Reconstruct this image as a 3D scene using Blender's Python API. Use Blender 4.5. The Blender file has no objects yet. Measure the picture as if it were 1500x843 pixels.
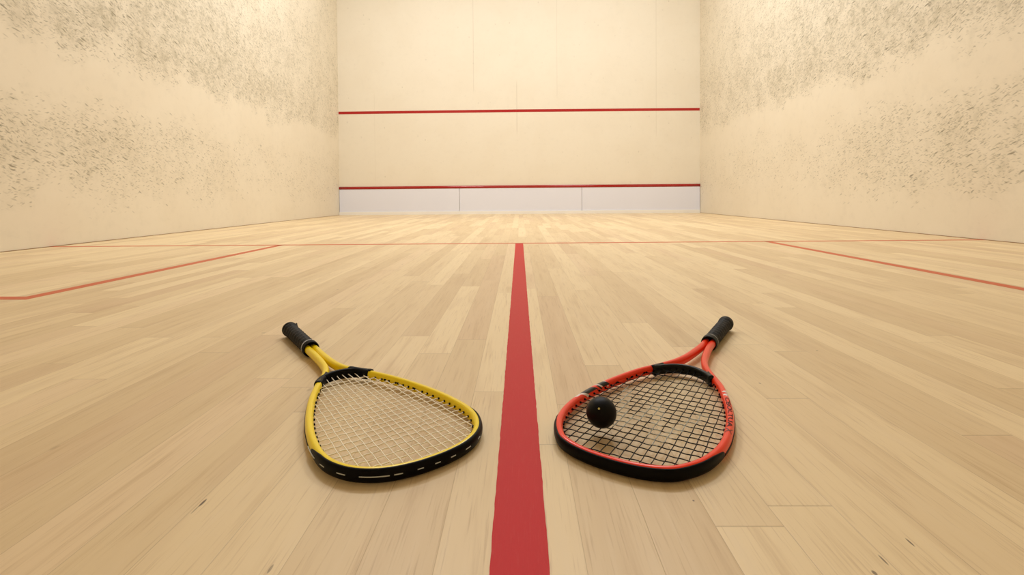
import bpy, bmesh, math, random
from mathutils import Vector, Matrix
random.seed(7)
PI = math.pi
S = bpy.context.scene
COL = S.collection

# ------------------------------------------------------------------ camera
F_PX, CX, CY = 730.75, 752.12, 301.14
YAW, PITCH, ROLL = -0.01177, -0.02, -0.0071
fw = Vector((math.sin(YAW)*math.cos(PITCH), math.cos(YAW)*math.cos(PITCH), math.sin(PITCH)))
rt = Vector((math.cos(YAW), -math.sin(YAW), 0))
up = rt.cross(fw)
rt, up = math.cos(ROLL)*rt + math.sin(ROLL)*up, -math.sin(ROLL)*rt + math.cos(ROLL)*up
cam_data = bpy.data.cameras.new('camera')
cam = bpy.data.objects.new('camera', cam_data)
COL.objects.link(cam)
M = Matrix((rt, up, -fw)).transposed().to_4x4()
M.translation = Vector((0.002, -8.832, 0.328))
cam.matrix_world = M
cam_data.sensor_width = 36
cam_data.lens = F_PX/1500*36
cam_data.shift_x = (750-CX)/1500
cam_data.shift_y = (CY-421.5)/1500
cam_data.clip_start = 0.02
S.camera = cam

# ------------------------------------------------------------------ world, lights, exposure
W = bpy.data.worlds.new('world'); S.world = W; W.use_nodes = True
W.node_tree.nodes['Background'].inputs[0].default_value = (0.9, 0.9, 1, 1)
W.node_tree.nodes['Background'].inputs[1].default_value = 0.3
S.view_settings.view_transform = 'Standard'
S.view_settings.look = 'None'
S.view_settings.exposure = 0.0
S.view_settings.gamma = 1.0
S.view_settings.use_curve_mapping = False

def area(name, loc, sx, sy, power, color, rot=(0, 0, 0)):
    l = bpy.data.lights.new(name, 'AREA'); l.shape = 'RECTANGLE'
    l.size, l.size_y, l.energy, l.color = sx, sy, power, color
    o = bpy.data.objects.new(name, l); COL.objects.link(o)
    o.location = loc; o.rotation_euler = rot
    return o
LC = (0.95, 0.985, 1.04)
# the court's ceiling lamps: a bright row near the front wall, weaker rows further back
for lx in (-1.5, 1.5):
    area('ceiling_lamp_front', (lx, -2.9, 5.4), 1.1, 0.45, 106, LC, (math.radians(-10), 0, 0))
area('ceiling_lamp_middle', (0.0, -4.3, 5.5), 3.6, 0.9, 62, LC)
area('ceiling_lamp_back', (0.0, -7.6, 5.5), 3.6, 1.2, 3, LC)

# ------------------------------------------------------------------ helpers
def tag(o, label=None, cat=None, group=None, kind=None):
    if label: o['label'] = label
    if cat: o['category'] = cat
    if group: o['group'] = group
    if kind: o['kind'] = kind
    return o

def link(name, me, mats=None, parent=None, smooth=True):
    o = bpy.data.objects.new(name, me); COL.objects.link(o)
    if mats:
        for m in (mats if isinstance(mats, (list, tuple)) else [mats]):
            me.materials.append(m)
    if parent: o.parent = parent
    for p in me.polygons: p.use_smooth = smooth
    return o

def from_bm(name, bm, mats=None, parent=None, smooth=True):
    bmesh.ops.recalc_face_normals(bm, faces=bm.faces[:])
    me = bpy.data.meshes.new(name); bm.to_mesh(me); bm.free()
    return link(name, me, mats, parent, smooth)

def sharp(o, deg=35):
    me = o.data
    bm = bmesh.new(); bm.from_mesh(me)
    for e in bm.edges:
        if len(e.link_faces) == 2 and e.calc_face_angle(0) > math.radians(deg): e.smooth = False
    bm.to_mesh(me); bm.free()
    return o

def box(bm, x0, x1, y0, y1, z0, z1):
    vs = [bm.verts.new((x, y, z)) for x in (x0, x1) for y in (y0, y1) for z in (z0, z1)]
    for f in ((0,1,3,2),(4,6,7,5),(0,4,5,1),(2,3,7,6),(0,2,6,4),(1,5,7,3)):
        bm.faces.new([vs[i] for i in f])

class NT:
    def __init__(self, name):
        self.m = bpy.data.materials.new(name); self.m.use_nodes = True
        self.t = self.m.node_tree; self.b = self.t.nodes['Principled BSDF']
    def n(self, typ, **kw):
        nd = self.t.nodes.new(typ)
        for k, v in kw.items(): setattr(nd, k, v)
        return nd
    def put(self, sock, v):
        if isinstance(v, bpy.types.NodeSocket): self.t.links.new(v, sock)
        elif isinstance(v, (tuple, list)) and len(v) == 3 and sock.type == 'RGBA': sock.default_value = (*v, 1)
        else: sock.default_value = v
    def math(self, op, a, b=0.0, c=None, clamp=False):
        nd = self.n('ShaderNodeMath', operation=op); nd.use_clamp = clamp
        self.put(nd.inputs[0], a); self.put(nd.inputs[1], b)
        if c is not None: self.put(nd.inputs[2], c)
        return nd.outputs[0]
    def ss(self, x, a, b):      # smoothstep from a to b
        nd = self.n('ShaderNodeMapRange', interpolation_type='SMOOTHSTEP')
        self.put(nd.inputs[0], x); nd.inputs[1].default_value = a; nd.inputs[2].default_value = b
        return nd.outputs[0]
    def mix(self, f, a, b, mode='MIX'):
        nd = self.n('ShaderNodeMix', data_type='RGBA', blend_type=mode)
        self.put(nd.inputs[0], f); self.put(nd.inputs[6], a); self.put(nd.inputs[7], b)
        return nd.outputs[2]
    def xyz(self, v):
        nd = self.n('ShaderNodeSeparateXYZ'); self.put(nd.inputs[0], v); return nd.outputs
    def comb(self, x, y, z):
        nd = self.n('ShaderNodeCombineXYZ')
        for i, v in enumerate((x, y, z)): self.put(nd.inputs[i], v)
        return nd.outputs[0]
    def noise(self, vec, scale, detail=2.0, rough=0.5):
        nd = self.n('ShaderNodeTexNoise'); self.put(nd.inputs['Vector'], vec)
        nd.inputs['Scale'].default_value = scale; nd.inputs['Detail'].default_value = detail
        nd.inputs['Roughness'].default_value = rough
        return nd.outputs[0]
    def pos(self):
        return self.n('ShaderNodeNewGeometry').outputs['Position']
    def bump(self, h, strength, dist):
        nd = self.n('ShaderNodeBump'); nd.inputs['Strength'].default_value = strength
        nd.inputs['Distance'].default_value = dist
        self.put(nd.inputs['Height'], h); self.put(self.b.inputs['Normal'], nd.outputs[0])
    def set(self, **kw):
        for k, v in kw.items(): self.put(self.b.inputs[k.replace('_', ' ')], v)
        return self.m

def srgb(r, g, b):
    return tuple(((c/255)/12.92 if c/255 <= 0.04045 else ((c/255+0.055)/1.055)**2.4) for c in (r, g, b))

def plain(name, col, rough=0.5, spec=0.5, metal=0.0, coat=0.0):
    m = NT(name)
    m.set(Base_Color=col, Roughness=rough, Metallic=metal)
    m.b.inputs['Specular IOR Level'].default_value = spec
    m.b.inputs['Coat Weight'].default_value = coat
    return m.m

# ------------------------------------------------------------------ setting materials
def floor_material():
    m = NT('maple_strip_floor')
    P = m.xyz(m.pos()); x, y = P[0], P[1]
    wdt = 0.0672
    xi = m.math('DIVIDE', m.math('ADD', x, 0.0082), wdt)
    col = m.math('FLOOR', xi)
    wn = m.n('ShaderNodeTexWhiteNoise', noise_dimensions='1D'); m.put(wn.inputs['W'], col)
    leng = m.math('ADD', m.math('MULTIPLY', wn.outputs[0], 0.6), 0.75)
    wn2 = m.n('ShaderNodeTexWhiteNoise', noise_dimensions='1D'); m.put(wn2.inputs['W'], m.math('ADD', col, 57.3))
    yj = m.math('ADD', m.math('DIVIDE', y, leng), m.math('MULTIPLY', wn2.outputs[0], 9.0))
    row = m.math('FLOOR', yj)
    wn3 = m.n('ShaderNodeTexWhiteNoise', noise_dimensions='3D'); m.put(wn3.inputs['Vector'], m.comb(col, row, 3.0))
    tone = wn3.outputs['Value']
    wn4 = m.n('ShaderNodeTexWhiteNoise', noise_dimensions='3D'); m.put(wn4.inputs['Vector'], m.comb(col, row, 8.0))
    # grain stretched along the board, shifted per board
    gx = m.math('ADD', x, m.math('MULTIPLY', tone, 3.7))
    gy = m.math('ADD', y, m.math('MULTIPLY', wn4.outputs['Value'], 5.1))
    g1 = m.noise(m.comb(m.math('MULTIPLY', gx, 60.0), m.math('MULTIPLY', gy, 3.2), 0.0), 1.0, 5.0, 0.6)
    g2 = m.noise(m.comb(m.math('MULTIPLY', gx, 330.0), m.math('MULTIPLY', gy, 10.0), 0.0), 1.0, 3.0, 0.6)
    g3 = m.noise(m.comb(m.math('MULTIPLY', gx, 14.0), m.math('MULTIPLY', gy, 2.2), 4.0), 1.0, 3.0, 0.5)
    c = m.mix(m.ss(tone, 0.0, 1.0), srgb(219, 192, 148), srgb(238, 214, 170))
    c = m.mix(m.math('MULTIPLY', m.ss(wn4.outputs['Value'], 0.72, 1.0), 0.30), c, srgb(212, 176, 142))
    c = m.mix(m.math('MULTIPLY', m.ss(g1, 0.50, 0.75), 0.40), c, srgb(190, 154, 106))
    c = m.mix(m.math('MULTIPLY', m.ss(g1, 0.50, 0.25), 0.25), c, srgb(234, 212, 178))
    c = m.mix(m.math('MULTIPLY', m.ss(g2, 0.52, 0.75), 0.36), c, srgb(172, 134, 90))
    c = m.mix(m.math('MULTIPLY', m.ss(g3, 0.52, 0.72), 0.24), c, srgb(192, 158, 118))
    # seams between the boards
    fx = m.math('ABSOLUTE', m.math('SUBTRACT', m.math('FRACT', xi), 0.5))
    sx = m.ss(fx, 0.490, 0.499)
    fy = m.math('MULTIPLY', m.math('SUBTRACT', 0.5, m.math('ABSOLUTE', m.math('SUBTRACT', m.math('FRACT', yj), 0.5))), leng)
    sy = m.ss(fy, 0.0014, 0.0004)
    seam = m.math('MAXIMUM', sx, sy)
    c = m.mix(m.math('MULTIPLY', seam, 0.32), c, srgb(120, 84, 48))
    # dark mineral flecks in single boards
    for (fxp, fyp, a, b, s) in FLECKS:
        dx = m.math('DIVIDE', m.math('SUBTRACT', x, fxp), a)
        dy = m.math('DIVIDE', m.math('SUBTRACT', y, fyp), b)
        dn = m.math('MULTIPLY', m.math('SUBTRACT', g1, 0.5), 1.6)
        d = m.math('ADD', m.math('ADD', m.math('MULTIPLY', dx, dx), m.math('MULTIPLY', dy, dy)), dn)
        c = m.mix(m.math('MULTIPLY', m.ss(d, 1.0, 0.3), s), c, srgb(60, 34, 18))
    # small specks and scuffs
    sp = m.n('ShaderNodeTexVoronoi'); m.put(sp.inputs['Vector'], m.comb(m.math('MULTIPLY', x, 9.0), m.math('MULTIPLY', y, 4.0), 0.0))
    sp.inputs['Scale'].default_value = 1.0
    c = m.mix(m.math('MULTIPLY', m.ss(sp.outputs['Distance'], 0.045, 0.015), 0.35), c, srgb(120, 80, 45))
    m.put(m.b.inputs['Base Color'], c)
    r = m.math('ADD', 0.36, m.math('MULTIPLY', g3, 0.16))
    m.put(m.b.inputs['Roughness'], r)
    m.b.inputs['Specular IOR Level'].default_value = 0.42
    h = m.math('SUBTRACT', m.math('MULTIPLY', g2, 0.25), seam)
    m.bump(h, 0.25, 0.0006)
    return m.m

def plaster(name, base, side):
    """side: 0 = front wall; -1 left wall, 1 right wall (rubber ball marks in bands of their own)"""
    m = NT(name)
    p = m.pos(); P = m.xyz(p); x, y, z = P
    n1 = m.noise(p, 1.6, 3.0, 0.55); n2 = m.noise(p, 14.0, 4.0, 0.6); n3 = m.noise(p, 90.0, 2.0, 0.5)
    c = m.mix(m.math('MULTIPLY', m.ss(n1, 0.40, 0.65), 0.35), base, tuple(v*k for v, k in zip(base, (0.95, 0.93, 0.90))))
    c = m.mix(m.math('MULTIPLY', m.ss(n2, 0.50, 0.75), 0.22), c, tuple(v*0.86 for v in base))
    if side == 0:
        # faint joints of the wall panels
        for (jx, z0, z1, s) in ((-0.79, 2.1, 3.9, .16), (-0.03, 1.35, 2.4, .22), (0.68, 2.0, 3.9, .10), (2.42, 1.3, 3.9, .12), (-2.55, .5, 2.2, .06)):
            d = m.ss(m.math('ABSOLUTE', m.math('SUBTRACT', x, jx)), 0.010, 0.003)
            d = m.math('MULTIPLY', d, m.math('MULTIPLY', m.ss(z, z0, z0+.15), m.ss(z, z1, z1-.15)))
            c = m.mix(m.math('MULTIPLY', d, s), c, srgb(150, 130, 100))
        v = m.n('ShaderNodeTexVoronoi'); m.put(v.inputs['Vector'], m.comb(m.math('MULTIPLY', x, 9.0), 0.0, m.math('MULTIPLY', z, 6.0))); v.inputs['Scale'].default_value = 1.0
        sp = m.math('MULTIPLY', m.ss(v.outputs['Distance'], 0.13, 0.05), m.ss(m.noise(p, 2.2), 0.42, 0.62))
        c = m.mix(m.math('MULTIPLY', sp, 0.20), c, srgb(130, 118, 92))
    else:
        # densities: a heavy band above z = 1.4, a clean band, a second patch lower down towards the back
        wob = m.math('MULTIPLY', m.math('SUBTRACT', m.noise(p, 1.3, 4.0, 0.65), 0.5), 0.9)
        zz = m.math('ADD', z, wob)
        upb = m.math('MULTIPLY', m.ss(zz, 1.30, 1.62), m.math('ADD', 0.50, m.math('MULTIPLY', m.ss(zz, 3.2, 1.7), 0.55)))
        upb = m.math('MULTIPLY', upb, m.math('ADD', 0.52, m.math('MULTIPLY', m.ss(y, -0.5, -4.5), 0.48)))
        low = m.math('MULTIPLY', m.ss(zz, 1.20, 0.85), m.ss(zz, 0.18, 0.50))
        low = m.math('MULTIPLY', low, m.math('ADD', 0.15, m.math('MULTIPLY', m.ss(y, -2.6, -5.4), 0.36)))
        dens = m.math('ADD', m.math('MAXIMUM', upb, low), 0.05)
        dens = m.math('MULTIPLY', dens, m.math('ADD', 0.55, m.math('MULTIPLY', m.ss(m.noise(p, 3.2, 3.0, 0.65), 0.30, 0.70), 0.85)))
        # short rubber streaks, three layers of stretched cells with a turned axis
        col = c
        for k, (sy_, sz_, ang, thr, amt) in enumerate(((15, 58, -0.50, 0.38, 0.46), (22, 80, -0.22, 0.38, 0.40), (34, 96, -0.85, 0.40, 0.36), (26, 66, 0.3, 0.38, 0.34), (7.5, 38, -0.40, 0.27, 0.60))):
            ca, sa = math.cos(ang), math.sin(ang)
            jit = m.math('MULTIPLY', m.math('SUBTRACT', m.noise(p, 7.0, 2.0), 0.5), 0.05)
            ya = m.math('ADD', m.math('ADD', m.math('MULTIPLY', y, ca), m.math('MULTIPLY', z, sa)), jit)
            za = m.math('ADD', m.math('SUBTRACT', m.math('MULTIPLY', z, ca), m.math('MULTIPLY', y, sa)), jit)
            v = m.n('ShaderNodeTexVoronoi'); v.inputs['Scale'].default_value = 1.0
            m.put(v.inputs['Vector'], m.comb(0.37*k, m.math('MULTIPLY', ya, sy_), m.math('MULTIPLY', za, sz_)))
            pick = m.xyz(v.outputs['Color'])
            keep = m.ss(m.math('SUBTRACT', m.math('MULTIPLY', dens, 1.35), pick[0]), 0.0, 0.25)
            shp = m.ss(v.outputs['Distance'], thr, thr*0.35)
            a = m.math('MULTIPLY', m.math('MULTIPLY', keep, shp), m.math('MULTIPLY', m.math('ADD', 0.25, pick[1]), amt))
            col = m.mix(a, col, srgb(104, 96, 72))
        # the grey film of old marks
        film = m.math('MULTIPLY', dens, m.math('ADD', 0.10, m.math('MULTIPLY', m.ss(n2, 0.35, 0.7), 0.22)))
        col = m.mix(film, col, srgb(150, 140, 108))
        c = col
    m.put(m.b.inputs['Base Color'], c)
    m.b.inputs['Roughness'].default_value = 0.62
    m.b.inputs['Specular IOR Level'].default_value = 0.35
    m.bump(m.math('ADD', m.math('MULTIPLY', n2, 0.5), m.math('MULTIPLY', n3, 0.3)), 0.18, 0.004)
    return m.m

def line_paint(name, base, worn, amount):
    m = NT(name)
    p = m.pos(); P = m.xyz(p)
    g = m.noise(m.comb(m.math('MULTIPLY', P[0], 420.0), m.math('MULTIPLY', P[1], 30.0), 0.0), 1.0, 4.0, 0.65)
    h = m.noise(m.comb(m.math('MULTIPLY', P[0], 500.0), m.math('MULTIPLY', P[1], 260.0), 2.0), 1.0, 2.0, 0.6)
    c = m.mix(m.math('MULTIPLY', m.ss(g, 0.50, 0.72), amount), base, worn)
    c = m.mix(m.math('MULTIPLY', m.ss(h, 0.60, 0.78), amount*0.6), c, tuple(v*0.7 for v in base))
    m.put(m.b.inputs['Base Color'], c)
    m.b.inputs['Roughness'].default_value = 0.50
    m.b.inputs['Specular IOR Level'].default_value = 0.20
    m.bump(m.math('ADD', g, m.math('MULTIPLY', h, 0.6)), 0.35, 0.0005)
    return m.m

def unproj(px, py, z=0.0):
    D = fw + (px-CX)/F_PX*rt + (CY-py)/F_PX*up
    t = (z-M.translation.z)/D.z
    return M.translation + D*t

FLECKS = []
for (px, py, a, b, s) in ((297, 737, .0018, .008, .85), (287, 746, .0010, .010, .45), (1333, 795, .0012, .007, .8), (1294, 821, .0012, .008, .7),
                          (1281, 840, .0022, .004, .7), (1016, 734, .0015, .002, .7), (386, 488, .006, .004, .25), (1197, 514, .002, .004, .55), (396, 834, .0015, .006, .5), (1113, 562, .002, .004, .4)):
    q = unproj(px, py); FLECKS.append((q.x, q.y, a, b, s))

M_FLOOR = floor_material()
WALL = srgb(240, 226, 196)
M_FRONT = plaster('front_wall_plaster', srgb(242, 233, 214), 0)
M_LEFT = plaster('left_wall_plaster', srgb(238, 227, 205), -1)
M_RIGHT = plaster('right_wall_plaster', srgb(238, 227, 205), 1)
M_CEIL = plain('white_ceiling_paint', srgb(235, 232, 225), 0.8)
M_REDLINE = line_paint('red_floor_line_paint', srgb(200, 14, 8), srgb(206, 60, 52), 0.25)
M_THIN = line_paint('worn_orange_floor_line_paint', srgb(204, 100, 62), srgb(220, 144, 104), 0.6)
M_WALLRED = plain('red_wall_line_paint', srgb(178, 28, 24), 0.45)
M_TINRED = plain('glossy_red_tin_rail', srgb(165, 22, 20), 0.12, 0.6)
M_TIN = plain('pale_grey_tin_sheet', srgb(236, 238, 250), 0.5)
M_TINWHITE = plain('white_tin_batten', srgb(250, 247, 240), 0.4)

# ------------------------------------------------------------------ setting
XL, XR, YB, HC = -3.1926, 3.1847, -9.75, 5.64
bm = bmesh.new(); box(bm, XL-.2, XR+.2, YB-.2, .2, -.12, 0); floor = tag(from_bm('floor', bm, M_FLOOR, smooth=False), kind='structure')
bm = bmesh.new(); box(bm, XL, XR, 0, .2, 0, HC); wall_front = tag(from_bm('wall_front', bm, M_FRONT, smooth=False), kind='structure')
bm = bmesh.new(); box(bm, XL-.2, XL, YB, .2, 0, HC); wall_left = tag(from_bm('wall_left', bm, M_LEFT, smooth=False), kind='structure')
bm = bmesh.new(); box(bm, XR, XR+.2, YB, .2, 0, HC); wall_right = tag(from_bm('wall_right', bm, M_RIGHT, smooth=False), kind='structure')
bm = bmesh.new(); box(bm, XL-.2, XR+.2, YB-.2, YB, 0, HC); tag(from_bm('wall_back', bm, plain('back_wall_plaster', srgb(205, 188, 155), .7), smooth=False), kind='structure')
bm = bmesh.new(); box(bm, XL-.2, XR+.2, YB-.2, .2, HC, HC+.15); tag(from_bm('ceiling', bm, M_CEIL, smooth=False), kind='structure')

def strip(name, pts, w, mat, label, z0=0.0, t=0.0006, wob=0.0, seg=1, rail=False):
    """flat painted line on the floor along pts (a mitred polyline)"""
    dense = []
    for a, b in zip(pts[:-1], pts[1:]):
        for i in range(seg): dense.append(Vector(a).lerp(Vector(b), i/seg))
    dense.append(Vector(pts[-1]))
    bm = bmesh.new(); rows = []
    for i, p in enumerate(dense):
        d0 = (dense[i]-dense[i-1]).normalized() if i else (dense[1]-dense[0]).normalized()
        d1 = (dense[i+1]-dense[i]).normalized() if i < len(dense)-1 else d0
        n0 = Vector((-d0.y, d0.x)); n1 = Vector((-d1.y, d1.x)); n = (n0+n1).normalized(); k = 1/max(.3, n.dot(n0))
        a = p + n*k*(w/2+random.uniform(-wob, wob)); b = p - n*k*(w/2+random.uniform(-wob, wob))
        rows.append([bm.verts.new((a.x, a.y, z0)), bm.verts.new((a.x, a.y, z0+t)), bm.verts.new((b.x, b.y, z0+t)), bm.verts.new((b.x, b.y, z0))])
    for r, s in zip(rows[:-1], rows[1:]):
        for j in range(4): bm.faces.new((r[j], r[(j+1) % 4], s[(j+1) % 4], s[j]))
    bm.faces.new(rows[0][::-1]); bm.faces.new(rows[-1])
    o = from_bm(name, bm, mat, floor, False); o['label'] = label
    return o

YSL, YSR = -5.4723, -5.3759
def ys(x): return YSL + (YSR-YSL)*(x-XL)/(XR-XL)
strip('half_court_line', [(0, ys(0)-.01), (0, -9.7)], .0525, M_REDLINE, 'wide red half court line down the middle of the floor', wob=.0004, seg=420)
strip('short_line', [(XL, YSL), (XR, YSR)], .044, M_THIN, 'thin orange red line crossing the court from wall to wall')
strip('service_box_line', [(-1.628, ys(-1.62)), (-1.628, -7.21), (XL, -7.19)], .046, M_THIN, 'orange red service box line on the left')
strip('service_box_line', [(1.697, ys(1.7)), (1.697, -7.21), (XR, -7.19)], .046, M_THIN, 'orange red service box line on the right')

def wall_strip(name, zl, zm, zr, h, depth, mat, parent, label, rounded=False):
    bm = bmesh.new(); rows = []
    N = 24
    prof = []
    K = 9 if rounded else 2
    for j in range(K):
        a = -PI/2 + PI*j/(K-1)
        if rounded: prof.append((-depth*abs(math.cos(a))**.8, h/2*math.sin(a)))
    if not rounded: prof = [(0, -h/2), (-depth, -h/2), (-depth, h/2), (0, h/2)]
    else: prof = [(0.0, -h/2)] + prof[1:-1] + [(0.0, h/2)]
    for i in range(N+1):
        t = i/N; x = XL+.004 + (XR-XL-.008)*t
        z = (zl+(zm-zl)*2*t) if t < .5 else (zm+(zr-zm)*2*(t-.5))
        rows.append([bm.verts.new((x, y, z+zz)) for y, zz in prof])
    for r, s in zip(rows[:-1], rows[1:]):
        for j in range(len(prof)): 
            k = (j+1) % len(prof); bm.faces.new((r[j], r[k], s[k], s[j]))
    bm.faces.new(rows[0][::-1]); bm.faces.new(rows[-1])
    o = from_bm(name, bm, mat, parent, rounded)
    if label: o['label'] = label
    return o
wall_strip('service_line', 1.811, 1.823, 1.821, .046, .002, M_WALLRED, wall_front, 'thin red service line across the front wall')

# the tin: sheet in three lengths, red rail on top, white batten at the foot
tin = bpy.data.objects.new('tin_board', None); COL.objects.link(tin)
tag(tin, 'pale grey metal tin board with red top rail along foot of front wall', 'tin board')
TD = .022
cuts = [XL+.004, -1.055, 1.105, XR-.004]
for a, b in zip(cuts[:-1], cuts[1:]):
    bm = bmesh.new(); box(bm, a+.004, b-.004, -TD, 0, .055, .462)
    bmesh.ops.bevel(bm, geom=bm.edges[:], offset=.0015, segments=1)
    from_bm('sheet', bm, M_TIN, tin, False)
rail = wall_strip('top_rail', .475, .481, .483, .056, .032, M_TINRED, tin, 'glossy red rail along top of tin', True)
bm = bmesh.new(); box(bm, XL+.004, XR-.004, -TD-.010, 0, 0, .055)
bmesh.ops.bevel(bm, geom=bm.edges[:], offset=.003, segments=2)
o = from_bm('foot_batten', bm, M_TINWHITE, tin, False); o['label'] = 'white strip along foot of tin'

# thin dark joint where side walls meet the floor
M_JOINT = plain('brown_wall_joint', srgb(150, 118, 78), .8)
bm = bmesh.new(); box(bm, XL, XL+.006, YB, 0, 0, .004); tag(from_bm('trim_1', bm, M_JOINT, smooth=False), kind='structure')
bm = bmesh.new(); box(bm, XR-.006, XR, YB, 0, 0, .004); tag(from_bm('trim_2', bm, M_JOINT, smooth=False), kind='structure')

# ------------------------------------------------------------------ rackets
def spline(pts, n):
    """Catmull-Rom through 2-D points, resampled to n equal steps"""
    P = [Vector(p) for p in pts]; P = [2*P[0]-P[1]] + P + [2*P[-1]-P[-2]]
    out = []
    for i in range(1, len(P)-2):
        p0, p1, p2, p3 = P[i-1:i+3]
        t0 = 0; t1 = (p1-p0).length**.5; t2 = t1+(p2-p1).length**.5; t3 = t2+(p3-p2).length**.5
        for k in range(16):
            t = t1+(t2-t1)*k/16
            A1 = p0*(t1-t)/(t1-t0)+p1*(t-t0)/(t1-t0); A2 = p1*(t2-t)/(t2-t1)+p2*(t-t1)/(t2-t1); A3 = p2*(t3-t)/(t3-t2)+p3*(t-t2)/(t3-t2)
            B1 = A1*(t2-t)/(t2-t0)+A2*(t-t0)/(t2-t0); B2 = A2*(t3-t)/(t3-t1)+A3*(t-t1)/(t3-t1)
            out.append(B1*(t2-t)/(t2-t1)+B2*(t-t1)/(t2-t1))
    out.append(P[-2].copy())
    L = [0]
    for a, b in zip(out[:-1], out[1:]): L.append(L[-1]+(b-a).length)
    res = []; j = 0
    for i in range(n+1):
        d = L[-1]*i/n
        while j < len(L)-2 and L[j+1] < d: j += 1
        f = (d-L[j])/max(1e-9, L[j+1]-L[j]); res.append(out[j].lerp(out[j+1], min(1, max(0, f))))
    return res

def smooth01(x, a, b):
    t = min(1, max(0, (x-a)/(b-a))); return t*t*(3-2*t)

class Racket:
    """local frame: +x from the butt to the tip, +y left of that, floor at z = 0"""
    def __init__(self, root, prof, mats):
        self.root, self.mats = root, mats
        half = [(s, t) for s, t in prof]
        ring = half + [(s, -t) for s, t in half[::-1][1:]]
        ring = [(s - .0026*smooth01(s, .55, .72), t - math.copysign(.0010, t)*smooth01(s, .42, .6)*(1 if t else 0)) for s, t in ring]
        outer = spline(ring, 520)
        n = len(outer); self.c = []
        for i, p in enumerate(outer):
            a = outer[max(0, i-3)]; b = outer[min(n-1, i+3)]; d = (b-a).normalized()
            nn = Vector((-d.y, d.x))           # +t side runs first, so outward is left of travel
            self.c.append((p - nn*self.w(p.x)/2, nn))
        self.L = [0]
        for (a, _), (b, _) in zip(self.c[:-1], self.c[1:]): self.L.append(self.L[-1]+(b-a).length)
        mid = self.L[n//2]; self.L = [mid - l for l in self.L]   # >0 on the +t side, 0 at the tip
        self.n = n
    def w(self, s): return .0132 + (.0112-.0132)*smooth01(s, .25, .40)
    def h(self, s): return .0150 + (.0161-.0150)*smooth01(s, .22, .40)
    def zc(self, s): return .0172 - .0079*s/.72
    def surf(self, i, th, off=0.0):
        """point on the beam: th 0 = outward, 90 deg = top, 180 deg = inward"""
        (c, nn) = self.c[i]; e = 2/2.3
        ct, st = math.cos(th), math.sin(th)
        a = math.copysign(abs(ct)**e, ct)*(self.w(c.x)/2); b = math.copysign(abs(st)**e, st)*(self.h(c.x)/2)
        nl = math.hypot(ct/self.w(c.x), st/self.h(c.x))
        a += off*ct/self.w(c.x)/nl; b += off*st/self.h(c.x)/nl
        return Vector((c.x+nn.x*a, c.y+nn.y*a, self.zc(c.x)+b))
    def idx(self, arc):
        lo, hi = 0, self.n-1
        while lo < hi:
            m = (lo+hi)//2
            if self.L[m] > arc: lo = m+1
            else: hi = m
        return lo
    def at_s(self, s, side):
        best = min((abs(self.c[i][0].x-s), i) for i in range(self.n) if (self.c[i][0].y >= 0) == (side > 0) or abs(self.c[i][0].y) < 1e-3)
        return best[1]
    def surf_arc(self, arc, th, off):
        i = self.idx(arc); i = max(1, min(self.n-1, i))
        f = (self.L[i-1]-arc)/max(1e-9, self.L[i-1]-self.L[i])
        return self.surf(i-1, th, off).lerp(self.surf(i, th, off), f)
    def tube(self, name, mat):
        R = 28; bm = bmesh.new(); uv = bm.loops.layers.uv.new('frame'); rows = []
        for i in range(self.n): rows.append([bm.verts.new(self.surf(i, 2*PI*k/R)) for k in range(R)])
        for i in range(self.n-1):
            for k in range(R):
                f = bm.faces.new((rows[i][k], rows[i][(k+1) % R], rows[i+1][(k+1) % R], rows[i+1][k]))
                for lp, (ii, kk) in zip(f.loops, ((i, k), (i, k+1), (i+1, k+1), (i+1, k))):
                    c = self.c[ii][0]
                    lp[uv].uv = (c.x*(1 if ii < self.n//2 else -1), kk/R)
        bm.faces.new(rows[0]); bm.faces.new(rows[-1][::-1])
        return from_bm(name, bm, mat, self.root)
    def shell(self, name, mat, i0, i1, th0, th1, off, edge=None, parent=None, step=1):
        """a closed plastic strip hugging the beam from index i0 to i1, angles th0..th1 (functions of u 0..1)"""
        K = 12; bm = bmesh.new(); rows = []
        ids = list(range(i0, i1, step)) + [i1]
        for q, i in enumerate(ids):
            u = q/(len(ids)-1); a, b = th0(u), th1(u)
            o = off*min(1, .35+6*min(u, 1-u))
            outr = [self.surf(i, a+(b-a)*k/K, o if 0 < k < K else o*.45) for k in range(K+1)]
            innr = [self.surf(i, a+(b-a)*k/K, -.0008) for k in range(K, -1, -1)]
            rows.append([bm.verts.new(v) for v in outr+innr])
        m = len(rows[0])
        for r, s in zip(rows[:-1], rows[1:]):
            for k in range(m): bm.faces.new((r[k], r[(k+1) % m], s[(k+1) % m], s[k]))
        bm.faces.new(rows[0]); bm.faces.new(rows[-1][::-1])
        return from_bm(name, bm, mat, parent or self.root)

def tube_path(bm, pts, r, R=6, closed_caps=True):
    rows = []
    for i, p in enumerate(pts):
        d = (pts[min(i+1, len(pts)-1)]-pts[max(i-1, 0)]).normalized()
        a = d.cross(Vector((0, 0, 1))); a = a.normalized() if a.length > 1e-4 else Vector((1, 0, 0)); b = a.cross(d)
        rr = r(i) if callable(r) else r
        rows.append([bm.verts.new(p+rr*(math.cos(2*PI*k/R)*a+math.sin(2*PI*k/R)*b)) for k in range(R)])
    for x, y in zip(rows[:-1], rows[1:]):
        for k in range(R): bm.faces.new((x[k], x[(k+1) % R], y[(k+1) % R], y[k]))
    bm.faces.new(rows[0]); bm.faces.new(rows[-1][::-1])

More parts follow.
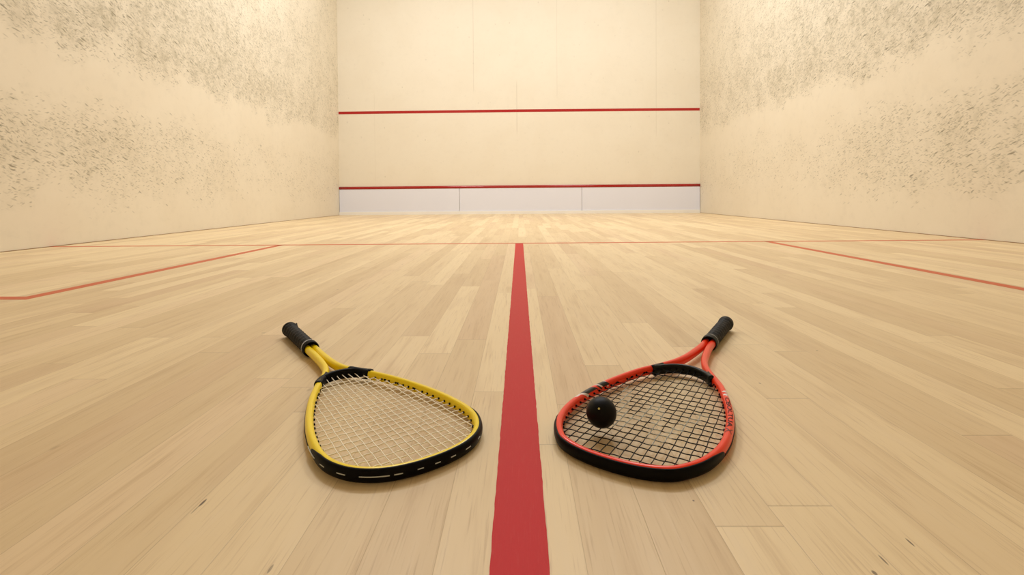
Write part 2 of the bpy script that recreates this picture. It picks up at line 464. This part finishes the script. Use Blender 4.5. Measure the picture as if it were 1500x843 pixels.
def seg_hits(poly, p, d):
    """parameters where the line p + t d crosses the closed polygon"""
    ts = []
    for a, b in zip(poly, poly[1:]+poly[:1]):
        e = b-a; den = d.x*e.y-d.y*e.x
        if abs(den) < 1e-12: continue
        q = a-p; t = (q.x*e.y-q.y*e.x)/den; u = (q.x*d.y-q.y*d.x)/den
        if 0 <= u < 1: ts.append(t)
    return sorted(ts)

def build_racket(name, loc, ang, prof, bridge, M_, mains, crosses, label, seed, dashes=()):
    rnd = random.Random(seed)
    root = bpy.data.objects.new(name, None); COL.objects.link(root)
    root.location = (loc[0], loc[1], 0); root.rotation_euler = (0, 0, ang)
    tag(root, label, 'squash racket')
    R = Racket(root, prof, M_)
    R.tube('frame', M_['frame'])
    # bumper over the outer half of the head
    ia, ib = R.at_s(M_['bump_s'][0], 1), R.at_s(M_['bump_s'][1], -1)
    rad = math.radians
    R.shell('bumper_guard', M_['bumper'], ia, ib, lambda u: rad(-78), lambda u: rad(8+ (M_['bump_top']-8)*min(1, (min(u, 1-u)*11)**.5)), .0014)
    # slim outer grommet strips further up both arms
    ga, gb = R.at_s(.395, 1), R.at_s(.395, -1)
    R.shell('grommet_strip', M_['bumper'], ga, ia-1, lambda u: rad(-38), lambda u: rad(-4), .0010)
    R.shell('grommet_strip', M_['bumper'], ib+1, gb, lambda u: rad(-38), lambda u: rad(-4), .0010)
    # throat bridge
    bs = spline(bridge, 60); bm = bmesh.new(); rows = []
    for i, p in enumerate(bs):
        d = (bs[min(i+1, 60)]-bs[max(i-1, 0)]).normalized(); nn = Vector((-d.y, d.x)); u = abs(i-30)/30
        w = .0085 + .002*smooth01(u, .7, 1); h = .0172+.0022*smooth01(u, .80, .92); zc = R.zc(p.x)
        ring = []
        for k in range(20):
            a = 2*PI*k/20; e = 2/3.2
            q = p + nn*math.copysign(abs(math.cos(a))**e, math.cos(a))*w/2
            ring.append(bm.verts.new((q.x, q.y, zc+math.copysign(abs(math.sin(a))**e, math.sin(a))*h/2)))
        rows.append(ring)
    for x, y in zip(rows[:-1], rows[1:]):
        for k in range(20): bm.faces.new((x[k], x[(k+1) % 20], y[(k+1) % 20], y[k]))
    bm.faces.new(rows[0]); bm.faces.new(rows[-1][::-1])
    br = from_bm('throat_bridge', bm, M_['bridge'], root); br['label'] = 'black curved bridge between the two arms'
    # black caps where the bridge laps over the inside of the arms
    for sd in (1, -1):
        sc = M_['lap']
        a, b = R.at_s(sc[0], sd), R.at_s(sc[1], sd)
        if a > b: a, b = b, a
        R.shell('bridge_cap', M_['bridge'], a, b, lambda u, sd=sd: rad(M_['lap_th'][0 if sd > 0 else 1]), lambda u: rad(262), .0011, parent=br)
    # inner boundary of the string plane
    arm = [(R.surf(i, PI), i) for i in range(R.n)]
    la, lb = R.at_s(bridge[0][0]+.002, 1), R.at_s(bridge[-1][0]+.002, -1)
    poly = [Vector((arm[i][0].x, arm[i][0].y)) for i in range(la, lb+1, 2)]
    poly += [Vector((p.x+.0035, p.y)) for p in bs[::-1]]
    bm = bmesh.new(); ends = []
    def line(p, d, is_main, k):
        ts = seg_hits(poly, p, d)
        if len(ts) < 2 or ts[-1]-ts[0] < .02: return
        t0, t1 = ts[0]-.0025, ts[-1]+.0025
        a, b = p+d*t0, p+d*t1; n = max(8, int((b-a).length/.0026)); pts = []
        nrm = Vector((-d.y, d.x))
        kinks = [rnd.uniform(-.0007, .0007) for _ in range(42)]
        for i in range(n+1):
            q = a.lerp(b, i/n)
            if is_main:
                z = R.zc(q.x)
                q = q + nrm*.0003*math.sin(q.x*160+k)
            else:
                # weave over and under the mains, with the slight kinks of played strings
                mi = (q.y/(mains[0]+(mains[1]-mains[0])*(q.x-.37)/.34))
                wv = math.sin(PI*(mi+.5*(k % 2 == 0)*2+.5))
                z = R.zc(q.x) + .0005*wv
                edge = min(1, min(i, n-i)/max(1, n*.12))
                f_ = mi-math.floor(mi); q = q + nrm*edge*(kinks[int(math.floor(mi))+20]*(1-f_)+kinks[int(math.floor(mi))+21]*f_ + .0009*math.sin(q.y*30+k*2.3))
            pts.append(Vector((q.x, q.y, z)))
        tube_path(bm, pts, M_['sr'])
        ends.append((a, b))
    N = mains[2]
    for j in range(N):
        k = j-(N-1)/2
        y0, y1 = k*mains[0]+mains[3], k*mains[1]
        line(Vector((.37, y0)), Vector((.34, y1-y0)).normalized(), True, j)
    for j, s in enumerate(crosses):
        line(Vector((s+rnd.uniform(-.0008, .0008), 0)), Vector((rnd.uniform(-.012, .012)+M_['tilt'], 1)).normalized(), False, j)
    sb = from_bm('string_bed', bm, M_['string'], root)
    # black grommet barrels where the strings pass into the frame
    bm = bmesh.new()
    for a, b in ends:
        for p, q in ((a, b), (b, a)):
            d = (p-q).normalized()
            base = p - d*.0042; tip = p + d*.001
            z = R.zc(p.x)
            pts = [Vector((v.x, v.y, z+.0002)) for v in (base, base.lerp(tip, .3), tip)]
            tube_path(bm, pts, .0017, 10)
    gr = from_bm('grommets', bm, M_['bumper'], root); gr['kind'] = 'stuff'
    # short runs of string showing in the bumper groove
    def near(p):
        return min((( (R.surf(i, 0).xy-Vector(p)).length, i) for i in range(R.n)))[1]
    for (pa, pb) in dashes:
        i0, i1 = sorted((near(pa), near(pb)))
        if i1-i0 < 3: i1 = i0+3
        bm = bmesh.new()
        tube_path(bm, [R.surf(i, rad(2), .0012) for i in range(i0, i1+1)], .0007)
        ls = from_bm('outer_string', bm, M_['dash'], root); ls['label'] = 'short pale run of string showing on the bumper'
    # grip: rounded octagon with a wound tape
    bm = bmesh.new(); rows = []; NS, NR = 200, 48
    S0, S1 = 0.004, .172
    for i in range(NS+1):
        s = S0 + (S1-S0)*i/NS; row = []
        for k in range(NR):
            a = 2*PI*k/NR
            r = .0149 + .0021*math.exp(-((s-.006)/.010)**2) - .0004*smooth01(s, .05, .17)
            octo = math.cos(PI/8)/math.cos((a % (PI/4))-PI/8)
            r *= .55+.45*octo
            turn = ((s/.0165 - a/(2*PI)) % 1.0)
            r += .0010*math.exp(-((turn-.5)/.17)**2) - .0009*math.exp(-(min(turn, 1-turn)/.06)**2)
            row.append(bm.verts.new((s, r*math.cos(a), R.zc(s)+r*.97*math.sin(a))))
        rows.append(row)
    for x, y in zip(rows[:-1], rows[1:]):
        for k in range(NR): bm.faces.new((x[k], x[(k+1) % NR], y[(k+1) % NR], y[k]))
    bm.faces.new(rows[0]); bm.faces.new(rows[-1][::-1])
    grip = from_bm('grip', bm, M_['grip'], root)
    def lathe(nm, prof_, mat, par):
        bm = bmesh.new(); rows = []
        for s, r in prof_: rows.append([bm.verts.new((s, r*math.cos(2*PI*k/36), R.zc(max(0, s))+r*math.sin(2*PI*k/36))) for k in range(36)])
        for x, y in zip(rows[:-1], rows[1:]):
            for k in range(36): bm.faces.new((x[k], x[(k+1) % 36], y[(k+1) % 36], y[k]))
        bm.faces.new(rows[0]); bm.faces.new(rows[-1][::-1])
        return sharp(from_bm(nm, bm, mat, par))
    lathe('butt_cap', [(-.006, .012), (-.0055, .0155), (-.003, .0170), (.002, .0171), (.006, .0166), (.007, .0150)], M_['cap'], grip)
    c = lathe('collar', [(.168, .0146), (.169, .0160), (.172, .0164), (.182, .0162), (.185, .0156), (.1855, .0142), (.176, .0136), (.175, .004)], M_['cap'], grip)
    rg = lathe('collar_ring', [(.1665, .0154), (.167, .0163), (.1705, .0165), (.171, .0155)], M_['ring'], grip); rg['label'] = M_['ring_label']
    if M_.get('tab'):
        bm = bmesh.new(); rr = []
        for i in range(7):
            u = i/6; w = .005*(1-u*.7); x = .004-.010*u; 
            y = .0125+.0035*u; z = R.zc(0)+.0085+.0015*u
            rr.append([bm.verts.new((x, y-w*.6, z+w*.5)), bm.verts.new((x, y+w*.6, z-w*.5)), bm.verts.new((x-.0012, y+w*.6+.001, z-w*.5+.001)), bm.verts.new((x-.0012, y-w*.6+.001, z+w*.5+.001))])
        for x, y in zip(rr[:-1], rr[1:]):
            for k in range(4): bm.faces.new((x[k], x[(k+1) % 4], y[(k+1) % 4], y[k]))
        bm.faces.new(rr[0]); bm.faces.new(rr[-1][::-1])
        t = from_bm('tape_end', bm, M_['cap'], grip); t['label'] = 'loose pointed end of grip tape'
    return root, R

def grip_mat(name, c1, c2):
    m = NT(name); tc = m.n('ShaderNodeTexCoord').outputs['Object']
    n = m.noise(tc, 900.0, 2.0, .6); n2 = m.noise(tc, 70.0, 3.0, .6)
    m.put(m.b.inputs['Base Color'], m.mix(m.ss(n2, .35, .7), c1, c2)); m.b.inputs['Specular IOR Level'].default_value = .2; m.b.inputs['Roughness'].default_value = .62
    m.bump(n, .4, .0004); return m.m

def lacquer(name, base, marks=()):
    """glossy racket lacquer; marks = coloured bands (u0, u1, slant, colour, v0, v1) in the frame's own uv"""
    m = NT(name); uv = m.n('ShaderNodeUVMap'); uv.uv_map = 'frame'
    U = m.xyz(uv.outputs[0]); tc = m.n('ShaderNodeTexCoord').outputs['Object']
    c = m.mix(m.math('MULTIPLY', m.ss(m.noise(tc, 60.0, 3.0), .5, .7), .12), base, tuple(v*.8 for v in base))
    for (u0, u1, sl, colr, v0, v1) in marks:
        a = m.math('ADD', U[0], m.math('MULTIPLY', m.math('SUBTRACT', U[1], .25), sl))
        msk = m.math('MULTIPLY', m.ss(a, u0-.0003, u0+.0003), m.ss(a, u1+.0003, u1-.0003))
        msk = m.math('MULTIPLY', msk, m.math('MULTIPLY', m.ss(U[1], v0-.01, v0+.01), m.ss(U[1], v1+.01, v1-.01)))
        c = m.mix(msk, c, colr)
    m.put(m.b.inputs['Base Color'], c); m.b.inputs['Roughness'].default_value = .30
    m.b.inputs['Specular IOR Level'].default_value = .35; m.b.inputs['Coat Weight'].default_value = .12; m.b.inputs['Coat Roughness'].default_value = .12
    return m.m

BLACK = srgb(10, 10, 14)
def worn_string():
    m = NT('black_string_with_worn_stencil'); tc = m.n('ShaderNodeTexCoord').outputs['Object']
    P = m.xyz(tc); n = m.noise(tc, 160.0, 2.0, .6)
    # a broad faded W stencilled in pale ink across the lower middle of the strings
    def stroke(x0, y0, x1, y1, w):
        dx, dy = x1-x0, y1-y0; L = math.hypot(dx, dy); nx, ny = -dy/L, dx/L
        d = m.math('ABSOLUTE', m.math('ADD', m.math('MULTIPLY', m.math('SUBTRACT', P[0], x0), nx), m.math('MULTIPLY', m.math('SUBTRACT', P[1], y0), ny)))
        t = m.math('ADD', m.math('MULTIPLY', m.math('SUBTRACT', P[0], x0), dx/L/L), m.math('MULTIPLY', m.math('SUBTRACT', P[1], y0), dy/L/L))
        return m.math('MULTIPLY', m.ss(d, w, w*.8), m.math('MULTIPLY', m.ss(t, -.02, .02), m.ss(t, 1.02, .98)))
    W_ = [((.49, -.062), (.635, -.022)), ((.635, -.022), (.53, .004)), ((.53, .004), (.655, .030)), ((.655, .030), (.535, .066))]
    k = None
    for a, b in W_:
        s_ = stroke(*a, *b, .0085); k = s_ if k is None else m.math('MAXIMUM', k, s_)
    k = m.math('MULTIPLY', k, m.math('ADD', .5, m.math('MULTIPLY', m.ss(n, .4, .6), .5)))
    m.put(m.b.inputs['Base Color'], m.mix(k, srgb(12, 10, 9), srgb(190, 194, 188))); m.b.inputs['Specular IOR Level'].default_value = .15; m.b.inputs['Roughness'].default_value = .4
    return m.m

M_BUMP = plain('black_bumper_plastic', srgb(4, 4, 6), .40, .10)
M_BRID = plain('black_bridge_plastic', srgb(6, 6, 11), .45, .12)
M_CAP = plain('black_rubber_cap', srgb(6, 5, 5), .6, .10)
DK = srgb(86, 78, 18)
YEL = dict(frame=lacquer('yellow_racket_lacquer', srgb(255, 224, 0), [
              (.528, .545, .010, DK, .145, .175), (.588, .600, .010, DK, .145, .165), (.560, .588, .010, srgb(150, 130, 10), .150, .160)]),
           bumper=M_BUMP, bridge=M_BRID, grip=grip_mat('black_wound_grip', srgb(20, 19, 18), srgb(40, 37, 33)), cap=M_CAP,
           ring=plain('silver_print_ring', srgb(185, 188, 196), .4), ring_label='silver grey ring at front end of grip', sr=.00078,
           string=plain('cream_string', srgb(255, 246, 226), .4), dash=plain('pale_string', srgb(205, 208, 204), .4), bump_s=(.612, .600), bump_top=70, lap=(.352, .394), lap_th=(62, 98), tilt=.0, tab=True)
wb = srgb(240, 225, 222)
RED = dict(frame=lacquer('red_racket_lacquer', srgb(250, 56, 10), [
              (-.5100, -.5070, -.012, wb, .0, .5), (-.5265, -.5095, -.043, BLACK, .0, .46), (-.5310, -.5265, -.043, wb, .0, .43),
              (-.5350, -.5310, -.043, BLACK, .30, .5), (-.5430, -.5405, -.043, srgb(130, 20, 18), .0, .5), 
              (-.5715, -.5430, -.062, BLACK, .0, .42), (-.5790, -.5715, -.062, wb, .2, .5), (-.5880, -.5715, -.062, wb, .0, .28)]),
           bumper=M_BUMP, bridge=plain('black_green_bridge_plastic', srgb(8, 12, 13), .36, .25), grip=grip_mat('black_cushion_grip', srgb(22, 22, 22), srgb(42, 41, 40)), cap=plain('black_rubber_end', srgb(10, 10, 9), .5, .2),
           ring=plain('grey_ring', srgb(120, 122, 122), .4), ring_label='grey ring at front end of grip', sr=.00068,
           string=worn_string(), dash=None, bump_s=(.628, .640), bump_top=56, lap=(.370, .396), lap_th=(112, 92), tilt=-.03)

PL = [(.172,.0130),(.21,.0130),(.24,.0130),(.27,.0136),(.295,.0150),(.32,.0178),(.35,.0265),(.38,.0430),(.41,.0575),(.445,.0730),(.486,.0875),(.526,.0990),
      (.56,.1062),(.60,.1110),(.628,.1112),(.655,.1065),(.683,.0930),(.702,.0745),(.714,.0530),(.7205,.0280),(.7225,0)]
PR = [(.172,.0135),(.20,.0135),(.23,.0150),(.26,.0180),(.30,.0232),(.335,.0320),(.365,.0450),(.39,.0580),(.42,.0735),(.46,.0880),(.50,.1005),(.543,.1100),
      (.58,.1140),(.604,.1148),(.635,.1122),(.668,.1035),(.692,.0912),(.711,.0755),(.722,.0560),(.7290,.0300),(.7310,0)]
crL = [.400,.4135,.4275,.4420,.4570,.4720,.4865,.5010,.5155,.5295,.5435,.5570,.5705,.5840,.5975,.6110,.6245,.6380,.6520,.6670,.6830,.6990]
crR = [.387,.411,.434,.4577,.479,.4973,.5125,.5272,.5415,.5555,.5700,.5840,.5980,.6125,.6270,.6415,.6560,.6705,.6860,.7030]
aL = math.radians(-52.6)
rootL, RL = build_racket('squash_racket', (-.538, -7.674), aL, PL,
    [(.396, .0465), (.382, .0400), (.3695, .0290), (.3622, .0150), (.3600, .0), (.3622, -.0150), (.3695, -.0290), (.382, -.0400), (.396, -.0465)], YEL,
    (.0098, .0118, 16, 0.0), crL, 'yellow squash racket with white strings lying left of the red line', 3,
    dashes=[((.588, -.1087), (.6215, -.1075)), ((.6387, -.105), (.6482, -.102)), ((.6663, -.0941), (.6769, -.0882)), ((.6900, -.0800), (.7073, -.0518)),
            ((.7085, -.0474), (.7127, -.0375)), ((.7147, -.0214), (.7166, -.0150)), ((.7180, .0007), (.7180, .0075)), ((.7150, .0230), (.7150, .0294)), ((.7106, .0460), (.7082, .0545)), ((.6977, .0733), (.696, .0765))])
aR = math.radians(-122.6)
vR = Vector((-math.sin(aR), math.cos(aR)))
locR = (.503+vR.x*-.009, -7.640+vR.y*-.009)
rootR, RR = build_racket('squash_racket', locR, aR, PR,
    [(.396, .0490), (.386, .0420), (.3735, .0290), (.3650, .0150), (.3620, .0), (.3650, -.0150), (.3735, -.0290), (.386, -.0420), (.396, -.0490)], RED,
    (.0106, .0124, 16, 0.0), crR, 'orange red squash racket with black strings and ball on it', 5)

# lettering on the red frame: a white W, then a row of dark outlined letters
def lettering(R, body, s0, s1, th_base, th_top, mat, name, label, side=1, outline=None):
    cu = bpy.data.curves.new('letters', 'FONT'); cu.body = body; cu.size = 1.0; cu.resolution_u = 2
    if outline: cu.fill_mode = 'FRONT'; cu.offset = outline
    tmp = bpy.data.objects.new('letters', cu); COL.objects.link(tmp)
    me = bpy.data.meshes.new_from_object(tmp.evaluated_get(bpy.context.evaluated_depsgraph_get()))
    bpy.data.objects.remove(tmp); bpy.data.curves.remove(cu)
    bm = bmesh.new(); bm.from_mesh(me); bpy.data.meshes.remove(me)
    bmesh.ops.subdivide_edges(bm, edges=[e for e in bm.edges if e.calc_length() > .12], cuts=3, use_grid_fill=True)
    bmesh.ops.triangulate(bm, faces=bm.faces[:])
    xs = [v.co.x for v in bm.verts]; yy = [v.co.y for v in bm.verts]
    x0, x1, y0, y1 = min(xs), max(xs), min(yy), max(yy)
    a0, a1 = R.L[R.at_s(s0, side)], R.L[R.at_s(s1, side)]
    for v in bm.verts:
        u = (v.co.x-x0)/(x1-x0); w = (v.co.y-y0)/(y1-y0)
        v.co = R.surf_arc(a0+(a1-a0)*u, th_base+(th_top-th_base)*w, .00022)
    o = from_bm(name, bm, mat, R.root, False); o['label'] = label
    return o
rd = math.radians
lettering(RR, 'W', .443, .470, rd(122), rd(12), plain('white_print', srgb(250, 236, 232), .4), 'emblem', 'white letter W printed on the red frame', outline=.025)
lettering(RR, 'CBOLTUA', .474, .571, rd(116), rd(58), plain('dark_print', srgb(48, 6, 4), .5, .15), 'lettering', 'dark letters printed on the red frame', outline=.022)
lettering(RR, 'X', .572, .588, rd(122), rd(40), plain('dark_print_bold', srgb(60, 8, 8), .4), 'lettering', 'dark X printed after the letters')

# ------------------------------------------------------------------ ball
def ball_mat():
    m = NT('black_squash_ball_rubber'); tc = m.n('ShaderNodeTexCoord').outputs['Object']
    n = m.noise(tc, 420.0, 2.0, .6)
    m.set(Base_Color=srgb(4, 5, 7), Roughness=.45); m.b.inputs['Specular IOR Level'].default_value = .16
    m.bump(n, .25, .0005); return m.m
RB = .0204
ballc = Vector((.1118, -8.1570, .0316))
bm = bmesh.new(); bmesh.ops.create_icosphere(bm, subdivisions=5, radius=RB)
ball = from_bm('squash_ball', bm, ball_mat())
ball.location = ballc
tag(ball, 'small black rubber squash ball resting on the black strings of the red racket', 'ball')
tgt = (M.translation-ballc).normalized()
# direction of the little yellow dot as the photo shows it
dd = (tgt + rt*(-4/21.7) + up*(6.0/21.7)).normalized()
bm = bmesh.new(); a = dd.orthogonal().normalized(); b = dd.cross(a)
ctr = bm.verts.new(dd*(RB+.0003)); ring = []
for k in range(16):
    q = (dd*RB + .0014*(math.cos(2*PI*k/16)*a+math.sin(2*PI*k/16)*b)).normalized()*(RB+.00015); ring.append(bm.verts.new(q))
for k in range(16): bm.faces.new((ctr, ring[k], ring[(k+1) % 16]))
dot = from_bm('dot', bm, plain('yellow_dot_paint', srgb(225, 215, 130), .5), ball); dot['label'] = 'tiny pale yellow dot'
